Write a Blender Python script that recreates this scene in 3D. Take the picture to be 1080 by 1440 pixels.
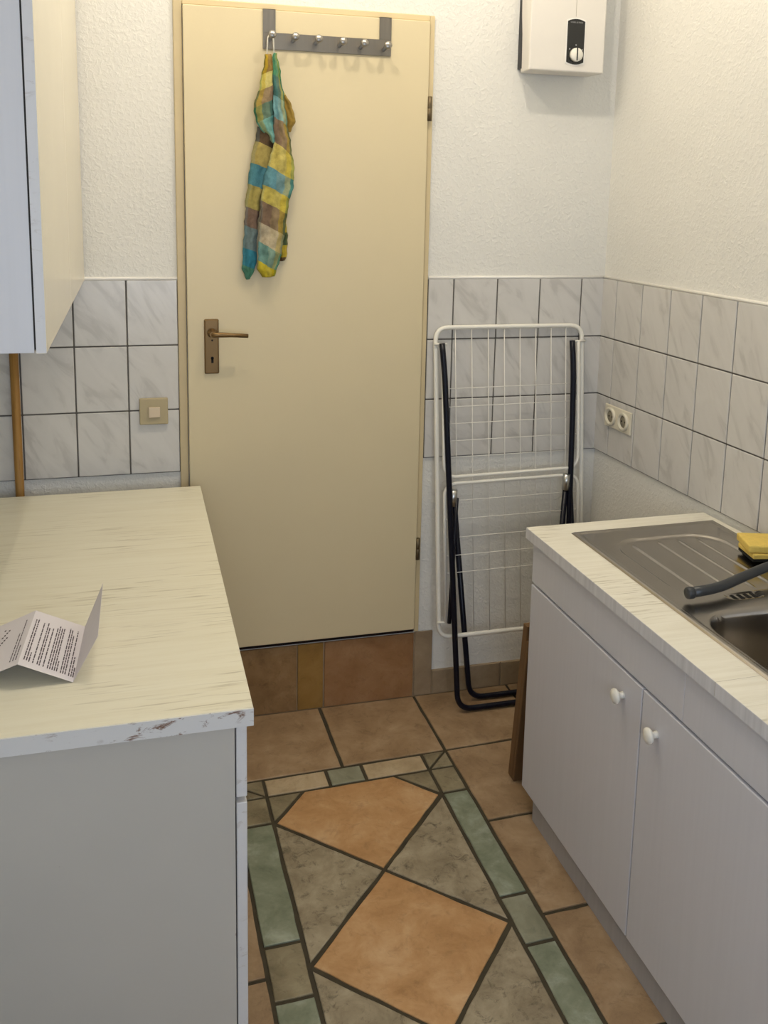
import bpy, bmesh, math, random
from mathutils import Vector, Matrix
random.seed(7)
for o in list(bpy.data.objects): bpy.data.objects.remove(o)
SC = bpy.context.scene
COL = SC.collection

# ------------------------------------------------------------------ camera
F_PX, YAW, PIT, ROL = 1311.8, .2656, .1676, -.0199
CAM = Vector((-.9118, -2.8759, 1.7156))
def cam_vec(r3, u3, f2):
    c, s = math.cos(ROL), math.sin(ROL)
    r = r3*c + u3*s; u2 = -r3*s + u3*c
    c, s = math.cos(PIT), math.sin(PIT)
    fw = f2*c + u2*s; u = -f2*s + u2*c
    c, s = math.cos(YAW), math.sin(YAW)
    return Vector((r*c + fw*s, -r*s + fw*c, u))
cd = bpy.data.cameras.new('camera')
cam = bpy.data.objects.new('camera', cd); COL.objects.link(cam)
rt, up, bk = cam_vec(1, 0, 0), cam_vec(0, 1, 0), -cam_vec(0, 0, 1)
M = Matrix((rt, up, bk)).transposed().to_4x4(); M.translation = CAM
cam.matrix_world = M
cd.sensor_fit = 'HORIZONTAL'; cd.sensor_width = 36.0
cd.lens = F_PX/1080*36.0
cd.shift_y = -222.43/1080
cd.clip_start = .02
SC.camera = cam

# ------------------------------------------------------------------ world, lights, exposure
vs = SC.view_settings
vs.view_transform = 'Standard'; vs.look = 'None'; vs.gamma = 1.0; vs.use_curve_mapping = False
vs.exposure = 0.0
W = bpy.data.worlds.new('world'); SC.world = W; W.use_nodes = True
W.node_tree.nodes['Background'].inputs[0].default_value = (.62, .74, 1, 1)
W.node_tree.nodes['Background'].inputs[1].default_value = 1.0
def add_light(name, kind, loc, power, color, **kw):
    l = bpy.data.lights.new(name, kind); l.energy = power; l.color = color
    for k, v in kw.items(): setattr(l, k, v)
    o = bpy.data.objects.new(name, l); COL.objects.link(o); o.location = loc
    return o
# daylight coming in through the window behind the photographer
dl = add_light('window_daylight', 'AREA', (-.65, -3.66, 1.55), 22, (.67, .79, 1.0), shape='RECTANGLE', size=1.15, size_y=1.25)
dl.rotation_euler = (math.radians(90), 0, 0)
LAMP_POS = [(-.05, -.80, 2.93), (-.64, -.80, 2.97)]
LAMP_W = 15.6
LAMP_COL = (1.0, .892, .745)

# ------------------------------------------------------------------ materials
def nmat(name):
    m = bpy.data.materials.new(name); m.use_nodes = True
    nt = m.node_tree; b = nt.nodes['Principled BSDF']
    return m, nt, b
def lin(c):
    return tuple(((x/12.92) if x <= .04045 else ((x+.055)/1.055)**2.4) for x in c[:3]) + (1,)
def hexc(r, g, b): return lin((r/255, g/255, b/255))
def coords(nt, scale=(1, 1, 1), rot=(0, 0, 0), rand=True, kind='Object'):
    tc = nt.nodes.new('ShaderNodeTexCoord'); mp = nt.nodes.new('ShaderNodeMapping')
    mp.inputs['Scale'].default_value = scale; mp.inputs['Rotation'].default_value = rot
    nt.links.new(tc.outputs[kind], mp.inputs['Vector'])
    if rand:
        oi = nt.nodes.new('ShaderNodeObjectInfo')
        mul = nt.nodes.new('ShaderNodeMath'); mul.operation = 'MULTIPLY'; mul.inputs[1].default_value = 37.0
        nt.links.new(oi.outputs['Random'], mul.inputs[0])
        nt.links.new(mul.outputs[0], mp.inputs['Location'])
    return mp.outputs['Vector']
def noise(nt, vec, scale, detail=4, rough=.55, dist=0):
    n = nt.nodes.new('ShaderNodeTexNoise')
    n.inputs['Scale'].default_value = scale; n.inputs['Detail'].default_value = detail
    n.inputs['Roughness'].default_value = rough; n.inputs['Distortion'].default_value = dist
    nt.links.new(vec, n.inputs['Vector']); return n.outputs['Fac']
def ramp(nt, fac, stops, interp='LINEAR'):
    r = nt.nodes.new('ShaderNodeValToRGB'); cr = r.color_ramp; cr.interpolation = interp
    while len(cr.elements) < len(stops): cr.elements.new(.5)
    for e, (p, c) in zip(cr.elements, stops):
        e.position = p; e.color = c if len(c) == 4 else tuple(c)+(1,)
    nt.links.new(fac, r.inputs['Fac']); return r.outputs['Color']
def mix(nt, fac, a, b, mode='MIX'):
    m = nt.nodes.new('ShaderNodeMix'); m.data_type = 'RGBA'; m.blend_type = mode
    for k, v in ((0, fac), (6, a), (7, b)):
        if hasattr(v, 'is_linked') or hasattr(v, 'links'): nt.links.new(v, m.inputs[k])
        else: m.inputs[k].default_value = v
    return m.outputs[2]
def bump(nt, b, h, strength, dist):
    n = nt.nodes.new('ShaderNodeBump'); n.inputs['Strength'].default_value = strength
    n.inputs['Distance'].default_value = dist
    nt.links.new(h, n.inputs['Height']); nt.links.new(n.outputs[0], b.inputs['Normal'])
def simple(name, col, rough=.5, metal=0, spec=.5, var=0, vscale=8, bmp=None):
    m, nt, b = nmat(name)
    b.inputs['Roughness'].default_value = rough; b.inputs['Metallic'].default_value = metal
    b.inputs['Specular IOR Level'].default_value = spec
    if var:
        f = noise(nt, coords(nt), vscale)
        d = tuple(x*(1-var) for x in col[:3])+(1,)
        nt.links.new(ramp(nt, f, [(.3, d), (.7, col)]), b.inputs['Base Color'])
    else: b.inputs['Base Color'].default_value = col
    if bmp:
        bump(nt, b, noise(nt, coords(nt), bmp[0], 3), bmp[1], bmp[2])
    return m

def m_plaster():
    m, nt, b = nmat('woodchip_plaster')
    v = coords(nt, rand=False)
    f = noise(nt, v, 2.2, 3)
    nt.links.new(ramp(nt, f, [(.3, hexc(224, 222, 214)), (.7, hexc(231, 229, 221))]), b.inputs['Base Color'])
    b.inputs['Roughness'].default_value = .85; b.inputs['Specular IOR Level'].default_value = .2
    n1 = noise(nt, v, 85, 2, .5, .6)
    n2 = noise(nt, v, 210, 3)
    r1 = ramp(nt, n1, [(.45, (0, 0, 0, 1)), (.68, (1, 1, 1, 1))])
    h = mix(nt, .22, r1, n2)
    bump(nt, b, h, .34, .004)
    return m
def m_walltile():
    m, nt, b = nmat('marbled_wall_tile')
    v = coords(nt, (1, 1, 1), (0, math.radians(33), 0))
    mp = nt.nodes.new('ShaderNodeMapping'); mp.inputs['Scale'].default_value = (8, 8, 2.6)
    nt.links.new(v, mp.inputs['Vector'])
    f = noise(nt, mp.outputs['Vector'], 1.7, 4, .55, 1.6)
    c1 = ramp(nt, f, [(.34, hexc(193, 190, 184)), (.46, hexc(207, 204, 198)), (.62, hexc(211, 208, 202))])
    nt.links.new(c1, b.inputs['Base Color'])
    b.inputs['Roughness'].default_value = .22; b.inputs['Specular IOR Level'].default_value = .45
    bump(nt, b, noise(nt, v, 9, 2), .05, .004)
    return m
def m_stone(name, c_dark, c_mid, c_light, spots=0, scale=7, rough=.42, spotcol=None):
    m, nt, b = nmat(name)
    v = coords(nt)
    f = noise(nt, v, scale, 7, .66, .4)
    c = ramp(nt, f, [(.3, c_dark), (.5, c_mid), (.7, c_light)])
    if spots:
        g = noise(nt, v, 30, 7, .75, .6)
        k = ramp(nt, g, [(.53, (0, 0, 0, 1)), (.70, (spots, spots, spots, 1))])
        c = mix(nt, k, c, spotcol or tuple(x*.45 for x in c_dark[:3])+(1,))
    nt.links.new(c, b.inputs['Base Color'])
    b.inputs['Roughness'].default_value = rough; b.inputs['Specular IOR Level'].default_value = .4
    bump(nt, b, noise(nt, v, 40, 5, .6), .25, .003)
    return m
def m_wood(name, c1, c2, streak, rough=.45, sx=1.2, sy=26, amount=.5):
    """whitewashed foil, grain running along local x"""
    m, nt, b = nmat(name)
    v = coords(nt, (sx, sy, sy), rand=False)
    f = noise(nt, v, 2.0, 5, .6, .3)
    c = ramp(nt, f, [(.35, c1), (.6, c2)])
    v2 = coords(nt, (sx*3.0, sy*3.2, sy*3.2), rand=False)
    g = noise(nt, v2, 1.5, 4, .6, .5)
    w = noise(nt, coords(nt, rand=False), 4, 2)
    k = ramp(nt, g, [(.55, (0, 0, 0, 1)), (.68, (amount, amount, amount, 1))])
    kw = mix(nt, 1.0, k, ramp(nt, w, [(.44, (0, 0, 0, 1)), (.62, (1, 1, 1, 1))]), 'MULTIPLY')
    c = mix(nt, kw, c, streak)
    nt.links.new(c, b.inputs['Base Color'])
    b.inputs['Roughness'].default_value = rough; b.inputs['Specular IOR Level'].default_value = .4
    bump(nt, b, f, .12, .002)
    return m
def m_white_front(name, col, rough=.4, amount=.06):
    m, nt, b = nmat(name)
    v = coords(nt, (40, 40, 1.2), rand=False)
    f = noise(nt, v, 2.0, 4)
    d = tuple(x*(1-amount) for x in col[:3])+(1,)
    nt.links.new(ramp(nt, f, [(.3, d), (.65, col)]), b.inputs['Base Color'])
    b.inputs['Roughness'].default_value = rough; b.inputs['Specular IOR Level'].default_value = .4
    bump(nt, b, f, .06, .001)
    return m
def m_chipped(name, col, chip):
    m, nt, b = nmat(name)
    v = coords(nt, (1, 1, 2.2), rand=False)
    f = noise(nt, v, 30, 6, .7, .8)
    k = ramp(nt, f, [(.56, (0, 0, 0, 1)), (.64, (1, 1, 1, 1))])
    g = noise(nt, v, 9, 2)
    kk = mix(nt, 1.0, k, ramp(nt, g, [(.44, (0, 0, 0, 1)), (.56, (1, 1, 1, 1))]), 'MULTIPLY')
    nt.links.new(mix(nt, kk, col, chip), b.inputs['Base Color'])
    b.inputs['Roughness'].default_value = .5
    bump(nt, b, f, .15, .002)
    return m
def m_spotted(name, col, spot):
    """painted end panel with a few small brown specks"""
    m, nt, b = nmat(name)
    v = coords(nt, (1, 1, .6), rand=False)
    f = noise(nt, v, 30, 2, .5, .3)
    k = ramp(nt, f, [(.755, (0, 0, 0, 1)), (.79, (.8, .8, .8, 1))])
    g = noise(nt, coords(nt, rand=False), 3, 3)
    base = ramp(nt, g, [(.3, tuple(x*.95 for x in col[:3])+(1,)), (.7, col)])
    nt.links.new(mix(nt, k, base, spot), b.inputs['Base Color'])
    b.inputs['Roughness'].default_value = .55; b.inputs['Specular IOR Level'].default_value = .3
    return m
def m_steel(name, col, rough, stretch=(1, 60, 1), amt=.12):
    m, nt, b = nmat(name)
    b.inputs['Metallic'].default_value = 1.0
    f = noise(nt, coords(nt, stretch, rand=False), 6, 4)
    nt.links.new(ramp(nt, f, [(.3, tuple(x*.9 for x in col[:3])+(1,)), (.7, col)]), b.inputs['Base Color'])
    r = ramp(nt, f, [(.3, (rough-amt/2,)*3+(1,)), (.7, (rough+amt/2,)*3+(1,))])
    nt.links.new(r, b.inputs['Roughness'])
    return m
BANDS = []      # the woven bands of every fold, in order
def band(*cols):
    i = len(BANDS); BANDS.extend(hexc(*[min(255, int(x*.98)) for x in c]) for c in cols); return i
BN_MAIN = band((70, 140, 105), (60, 112, 108), (112, 162, 166), (132, 108, 86), (198, 182, 96), (90, 144, 158), (194, 178, 86), (122, 98, 80), (188, 174, 146), (106, 148, 140), (206, 186, 44))
BN_LEFT = band((84, 64, 44), (172, 154, 84), (66, 128, 142), (166, 152, 80), (118, 94, 80), (104, 124, 126), (30, 124, 146), (70, 134, 110))
BN_UP = band((142, 108, 46), (202, 188, 112), (136, 112, 88), (58, 106, 98), (96, 168, 164))
BN_FLAP = band((60, 128, 92), (196, 176, 82), (150, 120, 42))
BN_BACK = band((190, 166, 42), (60, 82, 52), (190, 166, 42), (86, 62, 40))
def m_plaid():
    m, nt, b = nmat('plaid_cotton')
    tc = nt.nodes.new('ShaderNodeUVMap'); tc.uv_map = 'UVMap'
    sp = nt.nodes.new('ShaderNodeSeparateXYZ'); nt.links.new(tc.outputs[0], sp.inputs[0])
    n = len(BANDS)
    c = ramp(nt, sp.outputs['Y'], [(i/n, x) for i, x in enumerate(BANDS)], 'CONSTANT')
    tint = ramp(nt, sp.outputs['X'], [(0, hexc(120, 150, 150)), (.16, hexc(190, 180, 150)), (.45, hexc(214, 200, 140)), (.70, hexc(200, 176, 40)), (.88, hexc(70, 120, 60))], 'CONSTANT')
    k = ramp(nt, sp.outputs['X'], [(0, (.22,)*3), (.16, (.05,)*3), (.45, (.14,)*3), (.70, (.42,)*3), (.88, (.45,)*3)], 'CONSTANT')
    c = mix(nt, k, c, tint)
    f = noise(nt, coords(nt, rand=False), 60, 5, .65)
    c = mix(nt, .55, c, ramp(nt, f, [(.32, (.42, .42, .40, 1)), (.62, (1, 1, 1, 1))]), 'MULTIPLY')
    nt.links.new(c, b.inputs['Base Color'])
    b.inputs['Roughness'].default_value = .85; b.inputs['Specular IOR Level'].default_value = .15
    bump(nt, b, noise(nt, coords(nt, (1, 1, .5), rand=False), 38, 4), .6, .006)
    return m

MT = {}
MT['plaster'] = m_plaster()
MT['wtile'] = m_walltile()
MT['wgrout'] = simple('dark_wall_grout', hexc(105, 100, 94), .9, var=.25, vscale=30)
MT['caulk'] = simple('white_caulk', hexc(238, 235, 228), .5)
MT['ceiling'] = simple('ceiling_paint', hexc(238, 236, 230), .9, var=.03)
MT['fgrout'] = simple('floor_grout', hexc(72, 64, 46), .95, var=.3, vscale=25, bmp=(90, .4, .003))
MT['terra'] = m_stone('terracotta_tile', hexc(134, 108, 79), hexc(155, 128, 96), hexc(175, 150, 119), .4, 9, .45)
MT['orange'] = m_stone('orange_terracotta_tile', hexc(164, 121, 74), hexc(186, 144, 97), hexc(203, 167, 124), .35, 9, .45)
MT['grey'] = m_stone('grey_stone_tile', hexc(122, 109, 86), hexc(150, 137, 112), hexc(174, 161, 135), .9, 13, .45, hexc(74, 64, 48))
MT['green'] = m_stone('green_glazed_tile', hexc(106, 112, 90), hexc(132, 138, 116), hexc(168, 172, 154), .25, 10, .4)
MT['beige'] = m_stone('beige_stone_tile', hexc(162, 142, 110), hexc(180, 160, 128), hexc(194, 176, 146), .35, 10, .5)
MT['olive'] = m_stone('olive_stone_tile', hexc(114, 102, 76), hexc(136, 124, 97), hexc(156, 145, 116), .65, 12, .5)
MT['sage'] = m_stone('sage_stone_tile', hexc(122, 121, 100), hexc(140, 139, 117), hexc(156, 155, 135), .4, 10, .5)
MT['riser_red'] = m_stone('red_riser_tile', hexc(136, 98, 63), hexc(152, 112, 73), hexc(165, 127, 88), .3, 9, .5)
MT['riser_brown'] = m_stone('brown_riser_tile', hexc(128, 98, 62), hexc(148, 116, 76), hexc(164, 134, 94), .5, 9, .5)
MT['riser_yellow'] = m_stone('ochre_riser_tile', hexc(136, 102, 48), hexc(150, 114, 56), hexc(160, 124, 66), .25, 9, .5)
MT['base_tile'] = m_stone('greige_base_tile', hexc(144, 124, 98), hexc(158, 138, 110), hexc(170, 150, 124), .2, 9, .5)
MT['door'] = simple('cream_door_paint', hexc(219, 204, 166), .42, var=.03, vscale=3, bmp=(260, .12, .001))
MT['frame'] = simple('cream_frame_paint', hexc(216, 197, 154), .45, var=.05)
MT['frame_wood'] = simple('worn_frame_paint', hexc(206, 188, 148), .5, var=.08, vscale=12)
MT['dark'] = simple('door_gap_shade', hexc(40, 24, 16), .8)  # dark brown paints the leaf's shadow in the gap under the door
MT['bronze'] = simple('bronze_anodised', hexc(126, 100, 64), .38, .75, var=.1)
MT['hingemetal'] = simple('hinge_metal', hexc(112, 98, 74), .45, .7)
MT['black'] = simple('black_plastic', hexc(20, 20, 22), .35)
MT['rubber'] = simple('dark_keyhole', hexc(8, 8, 8), .8)
MT['rail'] = m_steel('brushed_steel_rail', (.29, .26, .215, 1), .36, (60, 1, 1))
MT['chrome'] = simple('polished_hook', (.34, .32, .29, 1), .32, 1)
MT['plaid'] = m_plaid()
MT['loop'] = simple('white_loop', hexc(225, 220, 205), .7)
MT['heater'] = simple('heater_white', hexc(226, 221, 212), .35, var=.02)
MT['heater_panel'] = simple('heater_black_panel', hexc(26, 28, 29), .25)
MT['print'] = simple('grey_print', hexc(150, 150, 150), .6)
MT['knobwhite'] = simple('knob_white', hexc(232, 228, 216), .3)
MT['airer'] = simple('airer_white_lacquer', hexc(236, 233, 222), .4)
MT['wire'] = simple('airer_wire', hexc(230, 227, 218), .45)
MT['navy'] = simple('navy_lacquer', hexc(10, 12, 26), .32, spec=.3)
MT['zinc'] = simple('zinc_sleeve', (.55, .55, .53, 1), .3, 1)
MT['card'] = simple('brown_cardboard', hexc(120, 90, 56), .85, var=.12, vscale=14)
MT['card_print'] = simple('cardboard_print', hexc(88, 62, 40), .85)
MT['socket'] = simple('cream_plastic', hexc(222, 215, 194), .35)
MT['socket_in'] = simple('cream_plastic_shaded', hexc(150, 142, 122), .4)  # darker cream, paints the shade inside the recessed socket wells
MT['switch'] = simple('beige_switch_plate', hexc(178, 163, 126), .4)
MT['rocker'] = simple('switch_rocker', hexc(216, 197, 168), .35)
MT['pole'] = m_wood('pine_pole', hexc(150, 108, 48), hexc(168, 126, 62), hexc(110, 74, 32), .5, 30, 2, .4)
MT['top_left'] = m_wood('cream_whitewashed_worktop', hexc(224, 218, 194), hexc(229, 224, 202), hexc(158, 145, 112), .42, 1.5, 30, .6)
MT['top_right'] = m_wood('white_whitewashed_worktop', hexc(226, 221, 204), hexc(234, 230, 215), hexc(160, 150, 122), .42, 2.0, 34, .95)
MT['joint'] = simple('worktop_joint', hexc(176, 170, 156), .7)
MT['top_edge'] = m_white_front('white_worktop_edge', hexc(214, 213, 216), .45, .16)
MT['chipped'] = m_chipped('chipped_white_edge', hexc(214, 212, 208), hexc(122, 90, 70))
MT['endpanel'] = m_spotted('grey_white_end_panel', hexc(194, 189, 179), hexc(110, 80, 62))
MT['dooredge'] = m_chipped('white_door_edge', hexc(216, 214, 212), hexc(196, 190, 184))
MT['front'] = m_white_front('white_sink_front', hexc(208, 207, 212), .42, .03)
MT['kick'] = m_white_front('grey_kick_board', hexc(172, 170, 170), .5, .08)
MT['cabside'] = m_white_front('white_cabinet_side', hexc(214, 213, 214), .45, .03)
MT['cabdoor'] = simple('cream_gloss_front', hexc(232, 224, 200), .22, var=.02)
MT['gap'] = simple('cabinet_gap_shade', hexc(58, 55, 50), .8)  # near-black tone painting the shade in the cabinet gaps
MT['carcass'] = simple('carcass_white', hexc(205, 202, 196), .6)
MT['sink'] = m_steel('stainless_sink', (.47, .44, .40, 1), .22, (1, 1, 1), .02)
MT['tap'] = simple('dark_grey_tap', hexc(62, 64, 66), .35, .3)
MT['slot'] = simple('slot_black', hexc(10, 9, 8), .7)
MT['sponge'] = simple('yellow_sponge', hexc(234, 203, 104), .9, var=.12, vscale=60, bmp=(120, .6, .004))
MT['scour'] = simple('black_scourer', hexc(24, 23, 20), .95, bmp=(150, .8, .004))
MT['paper'] = simple('white_paper', hexc(226, 220, 222), .7, var=.02)
MT['ink'] = simple('grey_ink', hexc(84, 76, 80), .8)
MT['glass'] = simple('window_glass', hexc(220, 230, 240), .05)

# ------------------------------------------------------------------ geometry helpers
def obj(name, bm, m, parent=None, smooth=False, mods=None):
    """link a bmesh given in world coordinates as one object with its origin in its base centre"""
    bm.normal_update()
    vs_ = bm.verts
    lo = [min(v.co[i] for v in vs_) for i in range(3)]; hi = [max(v.co[i] for v in vs_) for i in range(3)]
    c = Vector(((lo[0]+hi[0])/2, (lo[1]+hi[1])/2, lo[2]))
    bmesh.ops.translate(bm, verts=bm.verts, vec=-c)
    me = bpy.data.meshes.new(name); bm.to_mesh(me); bm.free()
    me.materials.append(MT[m] if isinstance(m, str) else m)
    if smooth:
        for p in me.polygons: p.use_smooth = True
    o = bpy.data.objects.new(name, me); COL.objects.link(o); o.location = c
    adopt(o, parent)
    return o
def wloc(o):
    l = Vector(o.location)
    return l if not o.parent else l   # child locations are kept in world coordinates (see adopt)
def adopt(o, parent):
    if parent is None: return
    o.parent = parent
    # parents are never rotated: cancel their translation so children keep world coordinates
    off = Vector((0, 0, 0)); p = parent
    o.matrix_parent_inverse = Matrix.Translation(-Vector(parent.location))
def thing(name, label, cat, loc, group=None):
    o = bpy.data.objects.new(name, None); COL.objects.link(o); o.location = loc
    o.empty_display_size = .05
    tag(o, label, cat, group); return o
def tag(o, label=None, cat=None, group=None, kind=None):
    if label: o['label'] = label
    if cat: o['category'] = cat
    if group: o['group'] = group
    if kind: o['kind'] = kind
    return o
def struct(name, bm, m, label=None, cat=None, **k):
    o = obj(name, bm, m, **k); tag(o, label, cat, kind='structure'); return o
def sroot(name, loc, label, cat):
    o = bpy.data.objects.new(name, None); COL.objects.link(o); o.location = loc
    tag(o, label, cat, kind='structure'); return o

ID = lambda x, y, z: Vector((x, y, z))
def box(bm, x0, x1, y0, y1, z0, z1, bev=0, f=ID, seg=2):
    t = bmesh.new()
    r = bmesh.ops.create_cube(t, size=1)
    for v in t.verts:
        v.co = Vector(((x0+x1)/2+v.co.x*(x1-x0), (y0+y1)/2+v.co.y*(y1-y0), (z0+z1)/2+v.co.z*(z1-z0)))
    if bev: bmesh.ops.bevel(t, geom=t.edges[:], offset=bev, segments=seg, affect='EDGES', profile=.5, clamp_overlap=True)
    for v in t.verts: v.co = f(*v.co)
    join(bm, t)
def join(bm, t):
    mp = {}
    for v in t.verts: mp[v] = bm.verts.new(v.co)
    for fc in t.faces:
        try:
            nf = bm.faces.new([mp[v] for v in fc.verts]); nf.smooth = fc.smooth
        except ValueError: pass
    t.free()
def B(*a, **k):
    bm = bmesh.new(); box(bm, *a, **k)
    bmesh.ops.recalc_face_normals(bm, faces=bm.faces[:])
    return bm
def prism(bm, pts, z0, z1, chamfer=0, f=ID):
    """upright prism over a polygon, with a chamfered top edge"""
    n = len(pts)
    a = sum(pts[i][0]*pts[(i+1) % n][1]-pts[(i+1) % n][0]*pts[i][1] for i in range(n))
    if a < 0: pts = pts[::-1]
    rings = [[(p[0], p[1], z0) for p in pts]]
    if chamfer:
        rings.append([(p[0], p[1], z1-chamfer*.6) for p in pts])
        rings.append([(q[0], q[1], z1) for q in inset(pts, chamfer)])
    else: rings.append([(p[0], p[1], z1) for p in pts])
    R_ = [[bm.verts.new(f(*p)) for p in r] for r in rings]
    for a_, b_ in zip(R_, R_[1:]):
        for i in range(n): bm.faces.new((a_[i], a_[(i+1) % n], b_[(i+1) % n], b_[i]))
    bm.faces.new(R_[-1]); bm.faces.new(R_[0][::-1])
def inset(pts, d):
    """inset a counter-clockwise convex polygon"""
    n = len(pts); out = []
    for i in range(n):
        p0, p1, p2 = Vector(pts[i-1]), Vector(pts[i]), Vector(pts[(i+1) % n])
        e1, e2 = (p1-p0).normalized(), (p2-p1).normalized()
        n1, n2 = Vector((-e1.y, e1.x)), Vector((-e2.y, e2.x))
        k = n1+n2; k = k/max(k.length_squared, .25)*2
        out.append(tuple(p1+k*d))
    return out
def shrink(pts, d):
    n = len(pts)
    a = sum(pts[i][0]*pts[(i+1) % n][1]-pts[(i+1) % n][0]*pts[i][1] for i in range(n))
    return inset(pts if a > 0 else pts[::-1], d)
def fillet(pts, r, seg=6, closed=False):
    """round the corners of a 3D polyline"""
    pts = [Vector(p) for p in pts]; out = []
    n = len(pts)
    for i, p in enumerate(pts):
        if not closed and i in (0, n-1): out.append(p); continue
        a, b = pts[i-1], pts[(i+1) % n]
        rr = min(r, (a-p).length*.49, (b-p).length*.49)
        s, e = p+(a-p).normalized()*rr, p+(b-p).normalized()*rr
        for k in range(seg+1):
            t = k/seg
            out.append(s*(1-t)**2+p*2*t*(1-t)+e*t*t)
    return out
def tube(bm, pts, r, seg=8, closed=False, caps=True):
    pts = [Vector(p) for p in pts]; n = len(pts); rings = []
    N0 = None
    rad = [r[0]+(r[1]-r[0])*i/(n-1) for i in range(n)] if isinstance(r, (list, tuple)) else [r]*n
    for i, p in enumerate(pts):
        if closed: t = (pts[(i+1) % n]-pts[i-1]).normalized()
        else: t = (pts[min(i+1, n-1)]-pts[max(i-1, 0)]).normalized()
        if N0 is None:
            N0 = t.orthogonal().normalized()
        else:
            N0 = (N0-t*N0.dot(t)).normalized()
        b = t.cross(N0)
        rings.append([bm.verts.new(p+(N0*math.cos(2*math.pi*k/seg)+b*math.sin(2*math.pi*k/seg))*rad[i]) for k in range(seg)])
    m = n if closed else n-1
    for i in range(m):
        A, C_ = rings[i], rings[(i+1) % n]
        off = 0
        if closed and i == n-1:
            off = min(range(seg), key=lambda s: sum((A[k].co-C_[(k+s) % seg].co).length for k in range(seg)))
        for k in range(seg):
            fc = bm.faces.new((A[k], A[(k+1) % seg], C_[(k+1+off) % seg], C_[(k+off) % seg])); fc.smooth = True
    if caps and not closed:
        bm.faces.new(rings[0][::-1]); bm.faces.new(rings[-1])
def T(*paths, r=.01, seg=8, closed=False):
    bm = bmesh.new()
    for p in paths: tube(bm, p, r, seg, closed)
    bmesh.ops.recalc_face_normals(bm, faces=bm.faces[:])
    return bm
def lathe(bm, prof, origin, axis, seg=20):
    """revolve (radius, height) profile about axis through origin"""
    ax = Vector(axis).normalized(); u = ax.orthogonal().normalized(); w = ax.cross(u); o = Vector(origin)
    rings = []
    for r, h in prof:
        if r < 1e-6: rings.append([bm.verts.new(o+ax*h)])
        else: rings.append([bm.verts.new(o+ax*h+(u*math.cos(2*math.pi*k/seg)+w*math.sin(2*math.pi*k/seg))*r) for k in range(seg)])
    for a, b in zip(rings, rings[1:]):
        for k in range(seg):
            q = [a[k % len(a)], a[(k+1) % len(a)], b[(k+1) % len(b)], b[k % len(b)]]
            q2 = []
            for v in q:
                if v not in q2: q2.append(v)
            if len(q2) > 2:
                fc = bm.faces.new(q2); fc.smooth = True
    for rg, flip in ((rings[0], 1), (rings[-1], 0)):
        if len(rg) > 2: bm.faces.new(rg[::-1] if flip else rg)
def LA(prof, origin, axis, seg=20):
    bm = bmesh.new(); lathe(bm, prof, origin, axis, seg)
    bmesh.ops.recalc_face_normals(bm, faces=bm.faces[:]); return bm

# ------------------------------------------------------------------ room shell
RA = .0409; XC = .6452
CE = 3.15; XL = -1.345; YR = -3.72
def RW(s, t, z):                       # right wall: s from the corner towards the camera, t into the room
    return Vector((XC+s*math.sin(RA)-t*math.cos(RA), -s*math.cos(RA)-t*math.sin(RA), z))
bm = bmesh.new()
DX0, DX1, DZ0, DZ1 = -.752, -.004, .236, 2.25
box(bm, XL-.12, DX0, 0, .14, -.02, CE)
box(bm, DX1, XC+.12, 0, .14, -.02, CE)
box(bm, DX0, DX1, 0, .14, DZ1, CE)
box(bm, DX0, DX1, 0, .14, -.02, DZ0)
wall_back = struct('wall_back', bm, 'plaster', 'white woodchip plastered back wall around the cream door', 'wall')
wall_left = struct('wall_left', B(XL-.12, XL, YR, 0, -.02, CE), 'plaster', 'white plastered wall behind the left cabinets', 'wall')
wall_right = struct('wall_right', B(0, 3.86, -.12, 0, -.02, CE, f=RW), 'plaster', 'white woodchip plastered wall above the sink', 'wall')
bm = bmesh.new()
wx0, wx1, wz0, wz1 = -1.25, -.05, .9, 2.2
xr = RW(3.72, 0, 0).x
for a in ((XL-.1, wx0, -.02, CE), (wx1, xr+.1, -.02, CE), (wx0, wx1, -.02, wz0), (wx0, wx1, wz1, CE)):
    box(bm, a[0], a[1], YR-.12, YR, a[2], a[3])
wall_rear = struct('wall_rear', bm, 'plaster', 'white plastered wall with the window behind the photographer', 'wall')
ceiling = struct('ceiling', B(XL-.1, xr+.1, YR-.1, .12, CE, CE+.06), 'ceiling', 'white painted ceiling', 'ceiling')
# window behind the photographer
win = sroot('window_1', ((wx0+wx1)/2, YR, wz0), 'white framed window behind the photographer', 'window')
bm = bmesh.new()
for a in ((wx0, wx0+.06, wz0, wz1), (wx1-.06, wx1, wz0, wz1), (wx0+.06, wx1-.06, wz0, wz0+.06), (wx0+.06, wx1-.06, wz1-.06, wz1), (-.68, -.62, wz0+.06, wz1-.06)):
    box(bm, a[0], a[1], YR-.07, YR-.01, a[2], a[3], .004)
obj('window_frame', bm, 'caulk', win)
for a, b_ in ((wx0+.06, -.68), (-.62, wx1-.06)):
    obj('window_pane', B(a, b_, YR-.045, YR-.039, wz0+.06, wz1-.06), 'glass', win)

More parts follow.
